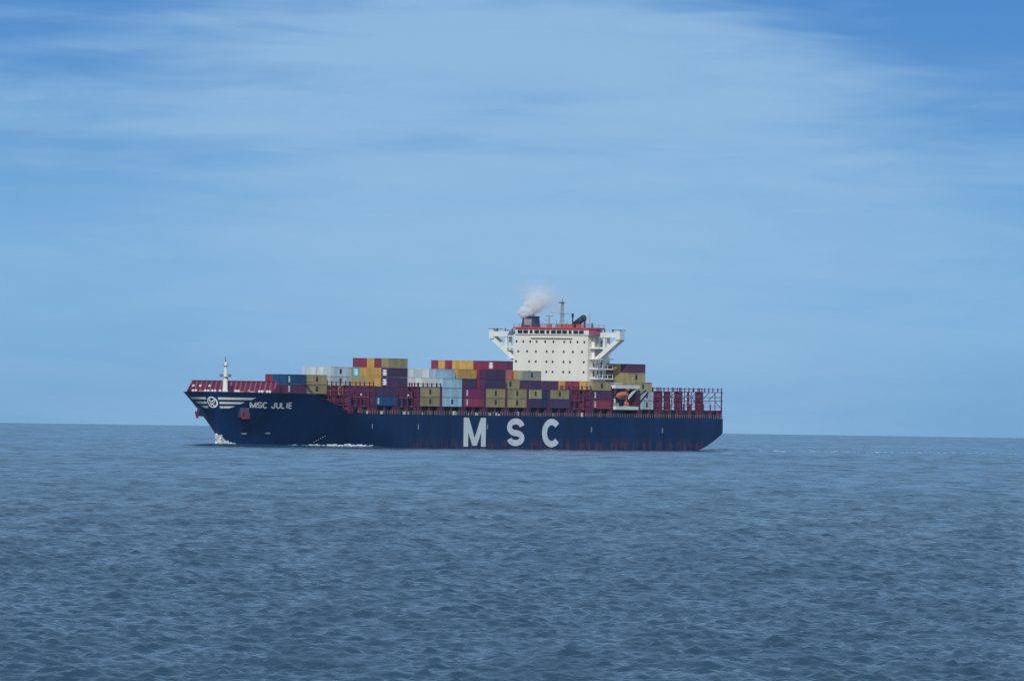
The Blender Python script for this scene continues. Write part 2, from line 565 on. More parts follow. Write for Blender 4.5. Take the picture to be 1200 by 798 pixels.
# side screen sloping down to the bulwark on each side
for sg in (1, -1):
    MB().add([(BX - 1.3, sg * 15.3, 19.7), (BX - 1.3, sg * 15.5, 19.7), (BX + 3.2, sg * 14.9, 16.3), (BX + 3.2, sg * 14.7, 16.3), (BX - 1.3, sg * 15.3, 15.4), (BX - 1.3, sg * 15.5, 15.4)],
             [(0, 1, 2, 3), (0, 3, 4), (1, 5, 2), (3, 2, 5, 4)]).build('side_screen', M['lash'], brk)
for (y, z, r) in ((-14.0, 18.3, .36), (-11.6, 18.3, .36), (-8.3, 18.3, .36)):
    MB().tube((BX + .1, y, z), (BX + .5, y, z), r, r, 8).build('porthole', M['white'], brk)

fm = bpy.data.objects.new('foremast', None)
COL.objects.link(fm)
fm.parent = ship
MB().tube((286, 0, 15.3), (286, 0, 20.3), .95, .72, 10).tube((286, 0, 20.3), (286, 0, 25.6), .58, .42, 10).build('mast_post', M['white'], fm)
MB().tube((286, .75, 15.3), (286, .75, 22.3), .16).build('ladder', M['grey'], fm)
MB().box(285.0, 287.0, -1.5, 1.5, 21.0, 21.16).box(285, 287, -1.5, -1.4, 21.16, 21.9).box(285, 287, 1.4, 1.5, 21.16, 21.9).build('platform', M['grey'], fm)
MB().box(285.3, 286.9, -1.0, 1.0, 24.4, 24.55).tube((286, -.8, 24.5), (286, -.8, 25.2), .15).tube((286, .8, 24.5), (286, .8, 25.2), .15).build('platform', M['grey'], fm)
MB().tube((286, 0, 25.6), (286, -.1, 27.2), .13, .07).ball((286, 0, 25.5), .32).build('lamp', M['dark'], fm)
MB().bar((286, -1.9, 21.9), (286, 1.9, 21.9), .12).build('yard', M['grey'], fm)


def part(parent, name):
    o = bpy.data.objects.new(name, None)
    COL.objects.link(o)
    o.parent = parent
    return o


# mooring gear on the forecastle deck
for k, (X, y, c_) in enumerate(((284.2, 5.0, 'brown'), (283.6, 8.3, 'grey'), (284.4, -5.4, 'grey'), (283.8, -9.2, 'brown'))):
    wn = part(ship, 'mooring_winch')
    MB().tube((X, y - 1.0, 16.1), (X, y + 1.0, 16.1), .8, .8, 12).build('drum', M[c_], wn)
    for yq in (y - 1.35, y + 1.1):
        MB().box(X - .9, X + .9, yq, yq + .25, 15.3, 17.0).build('side_plate', M['pinkred'], wn)
bm_ = MB().tube((0, -.5, 0), (0, -.5, 1.5), .34, .34, 10).tube((0, .5, 0), (0, .5, 1.5), .34, .34, 10).ball((0, -.5, 1.5), .42).ball((0, .5, 1.5), .42).mesh('bollard', M['white'])
for X, y in ((288.5, -2.6), (289.2, 1.8), (286.8, -6.0), (284.0, -11.9), (284.6, 11.6), (282.6, 13.2), (287.5, 5.0)):
    o = link('bollard', bm_, ship)
    o.location = (X, y, 15.3)
vm = MB().tube((0, 0, 0), (0, 0, 1.4), .3, .3, 10).ball((0, 0, 1.5), .55, 10, 1, 1, .7).mesh('vent', M['white'])
for X, y in ((285.8, -1.9), (285.2, 3.4), (283.2, 6.7), (281.0, 10.2)):
    o = link('vent', vm, ship)
    o.location = (X, y, 15.3)

# ------------------------------------------------------------------ containers
CL, CW, CH = 12.35, 2.44, 2.86
PITCH_T = 2.92
Z0 = 13.1


def container_mesh(length, name, kind):
    mb = MB()
    x0, x1, y0, y1 = -length, 0.0, -CW / 2, CW / 2
    e = .15
    for yy in (y0, y1 - e):
        for zz in (0, CH - e):
            mb.box(x0 + .16, x1 - .16, yy, yy + e, zz, zz + e)
    for xx in (x0, x1 - .16):
        for yy in (y0, y1 - .16):
            mb.box(xx, xx + .16, yy, yy + .16, 0, CH)
        for zz in (0.004, CH - e - .004):
            mb.box(xx + .004, xx + .156, y0 + .16, y1 - .16, zz, zz + e)
    # corrugated long sides
    ns = max(4, round(length / .75))
    for sg in (1, -1):
        vs, fs = [], []
        ys = sg * (CW / 2 - .03)
        yd = sg * (CW / 2 - .11)
        L = length - .32
        for i in range(ns):
            a = x0 + .16 + L * i / ns
            for fx, yy in ((0, ys), (.35, ys), (.5, yd), (.85, yd)):
                vs += [(a + L / ns * fx, yy, e), (a + L / ns * fx, yy, CH - e)]
        vs += [(x1 - .16, ys, e), (x1 - .16, ys, CH - e)]
        k = len(vs) // 2
        for i in range(k - 1):
            f = (2 * i, 2 * i + 1, 2 * i + 3, 2 * i + 2)
            fs.append(f if sg > 0 else f[::-1])
        mb.add(vs, fs)
    # ends, roof, floor
    for xx in (x0 + .06, x1 - .06):
        mb.add([(xx, y0 + .16, e), (xx, y1 - .16, e), (xx, y1 - .16, CH - e), (xx, y0 + .16, CH - e)], [(0, 1, 2, 3)])
    mb.add([(x0 + .1, y0 + .1, CH - .05), (x1 - .1, y0 + .1, CH - .05), (x1 - .1, y1 - .1, CH - .05), (x0 + .1, y1 - .1, CH - .05)], [(0, 1, 2, 3)])
    mb.add([(x0 + .1, y0 + .1, .06), (x1 - .1, y0 + .1, .06), (x1 - .1, y1 - .1, .06), (x0 + .1, y1 - .1, .06)], [(3, 2, 1, 0)])
    return mb.mesh(name, CM['y'])


ME_LONG = container_mesh(CL, 'long_container', 0)
ME_MID = container_mesh(8.2, 'mid_container', 0)
ME_SHORT = container_mesh(4.4, 'dark_gap_box', 0)
dm = MB()
for yy in (-1.03, .02):
    dm.box(-.02, .03, yy, yy + 1.01, .2, CH - .2)
for yy in (-.8, -.35, .35, .8):
    dm.box(.03, .075, yy - .03, yy + .03, .18, CH - .18)
ME_DOOR = dm.mesh('end_door', CM['y'])
lg = MB()                                           # dark worn mark in the middle of a long side
pts = [(-.6, .78), (.6, .78), (.6, 1.2), (.38, 1.3), (.62, 1.42), (.62, 1.78), (.36, 1.9), (.6, 2.02), (.6, 2.3), (-.6, 2.3), (-.6, 1.9), (-.4, 1.8), (-.62, 1.66), (-.62, 1.3), (-.38, 1.2), (-.6, 1.1)]
n_ = len(pts)
lg.add([(x, yq, z) for yq in (0, .02) for x, z in pts], [tuple(range(n_)), tuple(range(n_, 2 * n_))[::-1]] + [(i, n_ + i, n_ + (i + 1) % n_, (i + 1) % n_) for i in range(n_)])
ME_LOGO = lg.mesh('side_logo', M['mark_dark'])
lw = MB()                                           # pale worn mark near one end of a side
pts = [(-.55, .5), (.5, .5), (.5, .95), (.2, .95), (.2, 1.15), (.55, 1.15), (.55, 1.6), (.1, 1.6), (.1, 1.85), (.5, 1.85), (.5, 2.3), (-.5, 2.3), (-.5, 1.8), (-.25, 1.7), (-.25, 1.55), (-.6, 1.5), (-.6, 1.1), (-.3, 1.0), (-.3, .9), (-.55, .85)]
n_ = len(pts)
lw.add([(x, yq, z) for yq in (0, .02) for x, z in pts], [tuple(range(n_)), tuple(range(n_, 2 * n_))[::-1]] + [(i, n_ + i, n_ + (i + 1) % n_, (i + 1) % n_) for i in range(n_)])
ME_PRINT = lw.mesh('side_print', M['mark_white'])


def put_container(X, row, tier, colr, label, group, me=None, zoff=0.0, door=True, logo=False, prnt=False, endprint=False):
    me = me or ME_LONG
    o = link('container', me)
    o.material_slots[0].link = 'OBJECT'
    o.material_slots[0].material = CM[colr]
    Y = 22.65 - 2.52 * row
    o.matrix_world = SHIP_MAT @ Matrix.Translation((X, Y, Z0 + PITCH_T * (tier - 1) + zoff))
    tag(o, label, 'container', group)
    if door:
        d = link('door', ME_DOOR, o)
        d.material_slots[0].link = 'OBJECT'
        d.material_slots[0].material = CM[colr]
        d.location = (0.0, 0, 0)
    ln = {ME_LONG: CL, ME_MID: 8.2, ME_SHORT: 4.4}[me]
    if logo:
        p = link('logo', ME_LOGO, o)
        p.location = (-ln / 2, CW / 2 - .02, 0)
    if prnt:
        p = link('logo', ME_PRINT, o)
        p.location = (-1.6, CW / 2 - .02, 0)
    if endprint:
        p = link('logo', ME_PRINT, o)
        p.location = (.075, 0, 0)
        p.rotation_euler = (0, 0, -math.pi / 2)
        p.scale = (1.25, 1, 1)
    return o


TIER = {1: 'bottom tier', 2: 'second tier up', 3: 'third tier up', 4: 'fourth tier up', 5: 'top fifth tier'}
ORD = ['outermost port row', 'second row from port', 'third row from port', 'fourth row from port', 'fifth row from port',
       'sixth row from port', 'seventh row from port', 'eighth row from port', 'ninth row from port', 'tenth row from port',
       'eleventh row from port', 'twelfth row from port', 'thirteenth row from port']
# bay: front X, z offset, name, {tier: (first row, colours from port inwards)}
BAYS = [
    (277.0, .35, 'foremost bay behind breakwater', {2: (3, 'mum'), 3: (3, 'BBr')}),
    (264.2, .35, 'bay at forecastle break', {2: (3, 'ttm'), 3: (3, 'ttt')}),
    (249.4, .0, 'bay aft of forecastle step', {2: (3, 'ty'), 3: (3, 'wwe'), 4: (3, 'wwww')}),
    (234.4, .0, 'bay with lone blue box', {1: (0, 'B'), 2: (0, 'u')}),
    (222.2, .0, 'tall forward block', {3: (1, 'uyyttt'), 4: (1, 'uyyyot'), 5: (1, 'tryrr')}),
    (205.7, .0, 'bay left of pale blue stack', {1: (0, 't'), 2: (0, 't')}),
    (191.4, .0, 'pale blue stack bay', {1: (0, 'b'), 2: (0, 'b'), 3: (0, 'bwwwwww'), 4: (1, 'bwwwwww')}),
    (177.1, .0, 'bay above letter M', {1: (0, 'r'), 2: (0, 'g'), 3: (1, 'um'), 4: (1, 'yyb')}),
    (162.8, .0, 'bay just right of letter M', {1: (0, 't'), 2: (0, 't'), 3: (0, 'urt'), 4: (0, 'urr')}),
    (148.5, .0, 'bay above letter S', {1: (0, 't'), 2: (0, 't'), 3: (1, 't'), 4: (2, 'pr'), 5: (2, 'rrryyyryr')}),
    (134.2, .0, 'bay just right of letter S', {1: (0, 'u'), 2: (0, 't'), 3: (1, 'uum'), 4: (1, 'eypp')}),
    (119.9, .0, 'bay above letter C', {1: (0, 'u'), 2: (0, 't')}),
    (91.3, .0, 'bay just ahead of lifeboat', {1: (0, 'r'), 2: (0, 'm'), 3: (0, 'tyrryuuum')}),
    (58.0, .0, 'bay just behind white tower', {1: (0, 'G'), 2: (0, 'G'), 3: (1, 'ttt'), 4: (2, 'ttttty'), 5: (2, 'myryyy')}),
]
CG = 'containers stacked on the deck'
HG = 'containers hidden inside the stacks'
for Xf, zo, bname, tiers in BAYS:
    occ = {}
    for T, (r0, s) in tiers.items():
        for k, ch in enumerate(s):
            occ[(r0 + k, T)] = ch
    tmin = 2 if zo else 1
    seen = dict(occ)
    for (r, T), ch in seen.items():
        cn = CC[ch][0]
        lab = f"{cn} container, {TIER[T]}, {ORD[r]}, {bname}"
        me = None
        X = Xf
        if Xf == 134.2 and r == 0:
            me = ME_MID
        if Xf == 58.0 and r == 0:
            me = ME_MID
        first = (r - 1, T) not in occ
        put_container(X, r, T, ch, lab, CG, me, zo, door=True,
                      logo=(first and ch in 'tebGw' and T <= 4 and Xf != 191.4) or (Xf == 191.4 and T == 1),
                      prnt=first and ch in 'BgrmG' and T <= 3 and Xf != 58.0,
                      endprint=(Xf == 222.2 and r == 1 and T in (3, 4)) or (Xf == 148.5 and T == 5 and r == 2) or (Xf == 222.2 and T == 4 and ch == 'o'))
    for (r, T) in list(seen):
        for tt in range(tmin, T):
            if (r, tt) not in occ:
                occ[(r, tt)] = 1
                hc = random.choice('mmurnet')
                put_container(Xf, r, tt, hc, f"{CC[hc][0]} container inside {bname}, {TIER[tt].replace(' up', '')}, {ORD[r]}", HG, None, zo, door=False)
for T in (1, 2):
    put_container(134.2 - 8.5, 0, T, 'n', f"added dark-gap filler box, {TIER[T]}, {ORD[0]}, bay just right of letter S", CG, ME_SHORT)  # navy boxes added to stand for the dark gap, not real cargo

# ------------------------------------------------------------------ hatch covers, pedestals, lashing bridges, railings
bay_fronts = [249.4, 234.4, 220.0, 205.7, 191.4, 177.1, 162.8, 148.5, 134.2, 119.9, 105.6, 91.3, 58.0, 43.0, 28.9, 14.1]
hm = MB().box(-12.6, .1, -22.3, 22.3, 11.5, 12.95).box(-12.2, -.3, -21.2, 21.2, 10.4, 11.5).mesh('hatch_cover', M['dark'])
pm = MB().box(-.3, .3, -.45, .45, 0, 2.45).box(-.5, .5, -.6, .6, 2.45, 2.6).mesh('pedestal', M['lash'])
for X in bay_fronts:
    o = link('hatch_cover', hm, ship)
    o.location = (X, 0, 0)
    for dx in (-.8, -6.2, -11.6):
        p = link('pedestal', pm, o)
        p.location = (dx, 23.2, 10.45)
rail_m = MB()
for k in range(9):
    rail_m.box(k * 1.6 - .045, k * 1.6 + .045, -.04, .04, 0, 1.15)
for zz in (.6, 1.12):
    rail_m.box(0, 14.3, -.02, .02, zz, zz + .035)
ME_RAIL = rail_m.mesh('railing', M['grey'])
rm = bpy.data.meshes.new('x')
for k in range(17):
    o = link('railing', ME_RAIL, ship)
    o.location = (.4 + k * 14.35, 23.85, 10.5)
# odd gear along the side deck: lockers, reels, vents, gangway
gear_cols = ['white', 'brown', 'grey', 'lash', 'pinkred', 'white', 'dark']
for k in range(46):
    X = random.uniform(80, 246)
    c_ = random.choice(gear_cols)
    a, b_, h_ = random.uniform(.4, 1.2), random.uniform(.3, .5), random.uniform(.5, 1.3)
    g = MB().box(X - a / 2, X + a / 2, 23.3 - b_, 23.3, 10.48, 10.48 + h_)
    g.box(X - a / 2 - .06, X + a / 2 + .06, 23.25 - b_, 23.35, 10.48 + h_, 10.56 + h_)
    g.build('deck_locker', M[c_], ship)

post_m = MB().box(-.16, .16, -.16, .16, 0, 8.55).mesh('post', M['lash'])
plat_m = MB().box(-.75, .75, -23.9, 23.9, -.1, .12).box(.64, .76, -23.9, 23.9, .95, 1.10).mesh('walkway', M['lash'])
tow_m = MB().box(-.8, .8, -1.0, -.75, 0, 8.6).box(-.8, .8, .75, 1.0, 0, 8.6).box(-.1, .1, -.75, .75, 0, 8.6).mesh('end_tower', M['lash'])
rl_m = MB().box(-.05, .05, -23.5, 23.5, 0, .14).mesh('rail', M['pinkred'])
blk_m = MB().box(-.3, .3, -23.5, 23.5, 0, 2.5).mesh('bulkhead', M['lash'])
tip_m = MB().box(-.14, .14, -.14, .14, 0, 1.3).mesh('fairlead_post', M['lash'])
brc_m = MB().bar((0, 0, 0), (0, 2.6, 2.5), .16).mesh('brace', M['lash'])
lash_x = [264.9, 250.9, 235.7, 221.2, 206.9, 192.6, 178.3, 164.0, 149.7, 135.4, 121.1, 106.8, 92.5, 78.4, 59.4, 44.0, 29.8, 15.1, 1.0]
for i, X in enumerate(lash_x):
    lb = part(ship, 'lashing_bridge')
    lb.location = (X, 0, 10.55)
    fore = X > 251
    aft_ = X < 50
    lo = 5.6 if fore else 0
    if fore:
        for zz in (5.7, 8.3):
            o = link('walkway', plat_m, lb)
            o.location = (0, 0, zz)
            o.scale = (1, .8 if X > 260 else .93, 1)
        for y in (-15, -10, -5, 0, 5, 10, 15):
            o = link('post', post_m, lb)
            o.location = (0, y, 4.6)
            o.scale = (1, 1, .5)
        continue
    for zz in ((2.5, 5.6, 8.4)):
        o = link('walkway', plat_m, lb)
        o.location = (0, 0, zz)
    ys = [-18.9, -13.9, -8.8, -3.8, 1.3, 6.3, 11.3, 16.4, 18.9] if X > 2 else [-18.9, -8.8, 1.3, 11.3]
    for y in ys:
        o = link('post', post_m, lb)
        o.location = (0, y, 0)
    for sg in (1, -1):
        o = link('end_tower' if X > 2 else 'post', tow_m if X > 2 else post_m, lb)
        o.location = (0, sg * (22.85 if X > 2 else 23.7), 0)
    if X < 50 or 200 < X:
        ty = ((18.6,) if X > 20 else ()) if X < 50 else (18.4, 13.2)
        for y in ty:
            o = link('end_tower', tow_m, lb)
            o.location = (0, y, 0)
            o.scale = (1, .8, .97)
    if X < 50 or X > 215:
        for k in range(9):
            o = link('brace', brc_m, lb)
            o.location = (.1 if k % 2 else -.1, 21.4 - 5.04 * (k // 2), (0.1, 2.9, 5.7)[k % 3])
            if k % 2:
                o.scale = (1, -1, 1)
                o.location.y += 2.6
        for zz in (1.2, 4.1, 6.9):
            o = link('rail', rl_m, lb)
            o.location = (.2, 0, zz)
    if X < 50:
        o = link('bulkhead', blk_m, lb)
        for y in (21.2, 15.2, 12.6, 10.0, 7.4):
            o = link('post', post_m, lb)
            o.location = (-.3, y, 0)
            o.scale = (.6, .6, 1)
    for y in (23.7, 22.3, 20.5, 19.0, 17.5, 15.6, 13.5):
        o = link('fairlead_post', tip_m, lb)
        o.location = (0, y, 8.5)
    for y, zz in ((18.9, 5.7), (8.9, 2.6), (-3.7, 2.6)):
        o = link('brace', brc_m, lb)
        o.location = (0, y, zz)
# extra frames seen in the empty bays forward: cross rails and gear
for X in (246.0, 243.0, 240.5, 238.0, 231.0, 228.0, 225.0, 216.5, 213.0, 210.0, 102.5, 99.5, 96.5, 38.0, 22.0, 8.0):
    lb = part(ship, 'cell_guide')
    lb.location = (X, 0, 10.55)
    for y in (23.2, 20.7, 18.2, 15.7):
        o = link('post', post_m, lb)
        o.location = (0, y, 2.0)
        o.scale = (1, 1, .72 if X > 50 else .3)
    MB().box(-.2, .2, 15.5, 23.5, 2.3, 2.5).box(-.2, .2, 15.5, 23.5, 5.0, 5.2).build('cross_rail', M['pinkred'], lb)
    if X in (243.0, 228.0, 213.0):
        MB().box(-.25, .25, 23.3, 23.6, 5.6, 6.1).build('lamp', M['white'], lb)

# ------------------------------------------------------------------ accommodation tower
acc = part(ship, 'accommodation_block')
MB().box(65.0, 75.5, -13.5, 13.5, 10.45, 36.6).build('wall', M['cream'], acc)
port_m = MB().box(0, .05, -.3, .3, -.36, .36).mesh('porthole', M['glass'])
for z, ys in ((34.35, (-12.4, -10.0, -7.4, -5.1, -2.0, 1.0, 4.9, 7.2, 9.7, 12.2)),
              (31.2, (-11.7, -8.5, -5.3, -1.4, .9, 4.8, 8.1, 11.4)),
              (27.95, (-12.5, -7.7, -5.3, -1.4, .8, 4.8, 7.1, 12.1)),
              (24.7, (-12.4, -7.6, -1.4, .8, 4.7, 7.0, 12.1))):
    for y in ys:
        o = link('porthole', port_m, acc)
        o.location = (75.5, y, z)
MB().box(75.5, 76.1, -7.0, 8.0, 35.45, 35.6).build('ledge', M['grey'], acc)
# port side galleries
for z in (32.6, 29.2, 26.0, 22.9):
    MB().box(63.6, 74.4, 13.5, 16.6, z - .35, z).build('side_deck', M['white'], acc)
    MB().box(63.6, 74.4, -16.6, -13.5, z - .35, z).build('side_deck', M['white'], acc)
    mb = MB()
    for X in (63.8, 67.3, 70.8, 74.2):
        mb.box(X - .06, X + .06, 16.4, 16.52, z, z + 1.1)
    mb.box(63.7, 74.3, 16.42, 16.5, z + 1.02, z + 1.12)
    mb.build('side_railing', M['white'], acc)
    for X in (66.2, 68.6, 71.4):
        MB().box(X - .5, X + .5, 13.5, 13.56, z + .5, z + 2.3).build('side_window', M['glass'], acc)
MB().box(60.5, 75.0, 13.6, 18.4, 21.2, 21.5).build('side_deck', M['white'], acc)
MB().box(62.0, 74.0, 13.6, 20.6, 10.5, 20.6).build('deck_house', M['funnel_and_recess'], acc)  # navy colour stands in for the shade of the recess behind the lifeboat
MB().box(55.5, 64.95, -11.0, 11.0, 10.5, 33.0).build('engine_casing', M['cream'], acc)

# wheelhouse
wh = part(ship, 'wheelhouse')
MB().box(66.5, 76.0, -12.6, 14.0, 36.6, 38.45).build('wall', M['white'], wh)
wx = MB().box(0, .06, -.86, .86, -.56, .56).mesh('window', M['glass'])
for k in range(12):
    y = -10.9 + k * 2.02
    o = link('window', wx, wh)
    o.location = (76.0, y, 37.45)
    if k in (2, 5, 9):
        o.scale = (1, .62, 1)
for X in (68, 70.4, 72.8, 75):
    MB().box(X - .8, X + .8, 14.0, 14.06, 36.9, 38.0).build('window', M['glass'], wh)
MB().box(66.0, 76.6, -13.2, 14.6, 38.45, 39.0).build('roof', M['red'], wh)
MB().box(73.0, 76.0, 14.0, 16.6, 36.6, 38.45).build('port_lobby', M['pinkred'], wh)
MB().box(72.6, 76.4, 14.62, 17.0, 38.45, 38.9).build('port_roof', M['pinkred'], wh)
MB().box(71.5, 75.2, -16.2, -12.62, 37.7, 38.0).build('starboard_roof', M['pinkred'], wh)
mb = MB()
for k in range(15):
    y = -13.0 + k * 1.96
    mb.box(76.3, 76.42, y - .05, y + .05, 39.0, 40.1)
    mb.box(66.2, 66.32, y - .05, y + .05, 39.0, 40.1)
for zz in (39.55, 40.05):
    mb.box(76.32, 76.4, -13.1, 14.5, zz, zz + .07)
    mb.box(66.22, 66.3, -13.1, 14.5, zz, zz + .07)
mb.build('roof_railing', M['pinkred'], wh)

# bridge wings on diagonal legs
for sg in (1, -1):
    bw = part(ship, 'bridge_wing')
    yy = lambda a, b: (min(sg * a, sg * b), max(sg * a, sg * b))
    y0, y1 = yy(13.5, 22.2)
    MB().box(69.0, 72.9, y0, y1, 35.9, 36.25).box(72.6, 72.9, y0, y1, 36.25, 37.5).box(69.0, 69.3, y0, y1, 36.25, 37.5).build('walkway', M['white'], bw)
    y0, y1 = yy(22.2, 23.7)
    MB().box(69.6, 73.1, y0, y1, 35.2, 38.0).build('end_cab', M['white'], bw)
    MB().box(69.4, 73.3, *yy(20.6, 23.9), 38.25, 38.4).bar((71, sg * 23, 38.0), (71, sg * 23, 38.3), .3).build('awning', M['dark'], bw)
    MB().bar((72.3, sg * 23.2, 35.6), (72.3, sg * 13.9, 28.0), .5, 1.35).bar((69.8, sg * 23.2, 35.6), (69.8, sg * 13.9, 28.0), .5, 1.35).build('leg', M['white'], bw)
    for y in (17.8, 13.9):
        zb = 28.0 + (y - 13.9) / 9.3 * 7.6
        MB().box(72.0, 72.6, *yy(y - .4, y + .4), zb, 35.9).build('strut', M['white'], bw)
        MB().box(69.3, 69.9, *yy(y - .4, y + .4), zb, 35.9).build('strut', M['white'], bw)
    MB().box(72.05, 72.55, *yy(13.5, 17.5), 32.2, 32.8).build('tie', M['white'], bw)
    for y in (15.5, 18.0, 21.0):
        MB().bar((72.7, sg * y, 37.5), (72.7, sg * y, 38.2), .22).ball((72.7, sg * y, 38.2), .3, 8).build('searchlight', M['dark'], bw)

# masts and aerials on the wheelhouse roof
rmst = part(ship, 'radar_mast')
for dx, dy in ((-.5, -.5), (-.5, .5), (.5, -.5), (.5, .5)):
    MB().bar((72 + dx, 2.2 + dy, 39.0), (72 + dx * .5, 2.2 + dy * .5, 47.2), .17).build('mast_leg', M['grey'], rmst)
mb = MB()
for k in range(6):
    z = 39.6 + k * 1.25
    s = 1 - .5 * (z - 39) / 8.2
    for a, b_ in (((-.5, -.5), (-.5, .5)), ((-.5, .5), (.5, .5)), ((.5, .5), (.5, -.5)), ((.5, -.5), (-.5, -.5))):
        mb.bar((72 + a[0] * s, 2.2 + a[1] * s, z), (72 + b_[0] * s, 2.2 + b_[1] * s, z + .6), .1)
mb.build('lattice', M['grey'], rmst)
MB().box(71.4, 72.6, 1.3, 3.1, 43.3, 43.45).build('platform', M['grey'], rmst)
MB().bar((72.6, -1.6, 43.6), (72.6, 6.0, 43.3), .16).build('yard', M['grey'], rmst)
MB().box(72.3, 72.6, 1.2, 3.2, 46.8, 47.1).tube((72, 2.2, 47.1), (72, 2.2, 48.3), .08).build('scanner', M['dark'], rmst)
MB().bar((72, 6.0, 40.2), (72, 6.0, 43.4), .3).box(71.8, 72.2, 5.7, 6.3, 42.2, 43.5).build('signal_post', M['dark'], rmst)
rs = part(ship, 'radar_scanner')
MB().tube((73, -2.0, 39.0), (73, -2.0, 42.4), .22).build('pedestal', M['grey'], rs)
MB().box(72.8, 73.2, -3.2, -.7, 42.4, 42.75).build('antenna', M['grey'], rs)
MB().box(72.4, 73.6, -3.4, -2.4, 41.2, 41.3).build('platform', M['dark'], rs)
dish = part(ship, 'satellite_dish')
MB().tube((70.5, 7.6, 39.0), (70.5, 7.6, 40.4), .6, .45).build('pedestal', M['dark'], dish)
c0, ax = Vector((70.5, 7.2, 40.7)), Vector((-.1, .78, .62)).normalized()
mb = MB()
mb.tube(c0 - ax * 1.3, c0 + ax * 2.3, 1.15, 1.0, 12)
mb.ball(c0 + ax * 2.3, 1.0, 12)
mb.ball(c0 - ax * 1.3, 1.1, 12)
mb.build('drum', M['dark'], dish, True)
for y, z1, r in ((10.6, 41.6, .42), (12.4, 43.8, .1), (-6.4, 41.3, .28), (-4.6, 40.8, .16), (9.3, 41.2, .2), (4.3, 41.2, .16), (-8.8, 40.7, .14), (0.4, 41.2, .18), (13.3, 40.6, .3)):
    an = part(ship, 'aerial')
    MB().tube((72.5, y, 39.0), (72.5, y, z1), r, r * .6).build('post', M['grey'] if r < .2 else M['dark'], an)
    if r > .2 and y != 13.3:
        MB().ball((72.5, y, z1), r * 1.5, 8).build('dome', M['dark'], an)
    if y == 12.4:
        MB().bar((72.5, 11.8, 42.6), (72.5, 13.0, 42.6), .1).bar((72.5, 11.9, 41.6), (72.5, 12.9, 41.6), .1).build('yard', M['grey'], an)
for y, c_ in ((6.8, 'orange'), (9.8, 'orange'), (2.9, 'grey'), (-.9, 'brown'), (4.6, 'orange')):
    MB().box(74.5, 75.3, y - .7, y + .7, 39.0, 39.9).box(74.4, 75.4, y - .8, y + .8, 39.9, 40.0).build('roof_locker', M[c_], ship)

# funnel with its exhaust pipes, on the starboard side of the roof
fn = part(ship, 'funnel')
mb = MB()
x0, x1, y0, y1 = 66.5, 70.5, -13.6, -8.6
vs = [(x0, y0, 38.98), (x1, y0, 38.98), (x1, y1, 38.98), (x0, y1, 38.98), (x0 + .3, y0 + .5, 42.2), (x1 - .5, y0 + .5, 42.2), (x1 - .5, y1 - .3, 42.2), (x0 + .3, y1 - .3, 42.2)]
mb.add(vs, [(3, 2, 1, 0), (4, 5, 6, 7), (0, 1, 5, 4), (1, 2, 6, 5), (2, 3, 7, 6), (3, 0, 4, 7)])
mb.build('casing', M['funnel_and_recess'], fn)
MB().box(x0 + .1, x1 - .3, y0 + .3, y1 - .1, 42.2, 42.5).build('cap', M['dark'], fn)
for y, r, z in ((-12.3, .36, 44.7), (-11.1, .25, 43.9), (-10.2, .25, 43.5)):
    MB().tube((68.4, y, 42.4), (68.4, y, z - .4), r, r, 10).tube((68.4, y, z - .5), (67.9, y - .25, z), r, r, 10).build('exhaust_pipe', M['dark'], fn)
MB().box(70.2, 70.45, -12.5, -9.8, 39.6, 41.6).build('louvre', M['grey'], fn)

# boat station on the port side below the wing
bs = part(ship, 'boat_station')
MB().box(60.0, 75.6, 21.0, 24.0, 12.95, 14.0).build('platform', M['white'], bs)
MB().box(59.2, 76.4, 20.7, 24.0, 19.7, 20.8).build('overhang', M['white'], bs)
for X in (75.7, 70.9, 63.2):
    MB().box(X - .25, X + .25, 20.8, 21.3, 14.0, 19.7).build('davit_post', M['white'], bs)
MB().bar((66.2, 23.4, 16.6), (60.8, 23.4, 19.6), .35, .8).build('davit_arm', M['white'], bs)
MB().bar((60.9, 23.7, 14.2), (53.2, 23.7, 18.6), .5).bar((60.9, 23.7, 17.2), (54.6, 23.7, 19.2), .4).build('stair', M['dark'], bs)
for X in (74.6, 73.0):
    MB().box(X - .6, X + .6, 22.0, 23.4, 14.0, 15.1).build('winch', M['grey'], bs)
lbt = bpy.data.objects.new('lifeboat', None)
COL.objects.link(lbt)
lbt.matrix_world = SHIP_MAT @ Matrix.Translation((69.6, 22.9, 16.3)) @ Matrix.Diagonal((.85, .9, .88, 1))
tag(lbt, "orange enclosed lifeboat hanging on the port side below the white tower", "lifeboat")
mb = MB()
prof = [(-4.2, .35, .8), (-3.6, 1.0, .2), (-2, 1.35, 0), (0, 1.45, 0), (2, 1.35, 0), (3.6, .8, .3), (4.3, .12, .9)]
vs, fs = [], []
for x, hw, zb in prof:
    vs += [(x, -hw, 1.55), (x, -hw * .75, (1.55 + zb) / 2 - .2), (x, 0, zb), (x, hw * .75, (1.55 + zb) / 2 - .2), (x, hw, 1.55)]
for i in range(len(prof) - 1):
    for j in range(4):
        fs.append((i * 5 + j, i * 5 + j + 1, i * 5 + j + 6, i * 5 + j + 5))
fs += [(0, 4, 3, 2, 1), tuple(30 + k for k in range(5))]
mb.add(vs, fs).build('boat_hull', M['orange'], lbt, True)
mb = MB()
vs, fs = [], []
for x, hw, h_ in [(-4.1, .4, 1.9), (-3.4, 1.0, 2.6), (-1.8, 1.3, 2.9), (0, 1.4, 3.0), (2, 1.25, 2.8), (3.4, .75, 2.2), (4.1, .15, 1.7)]:
    vs += [(x, -hw, 1.56), (x, -hw * .85, 1.56 + (h_ - 1.56) * .7), (x, 0, h_), (x, hw * .85, 1.56 + (h_ - 1.56) * .7), (x, hw, 1.56)]
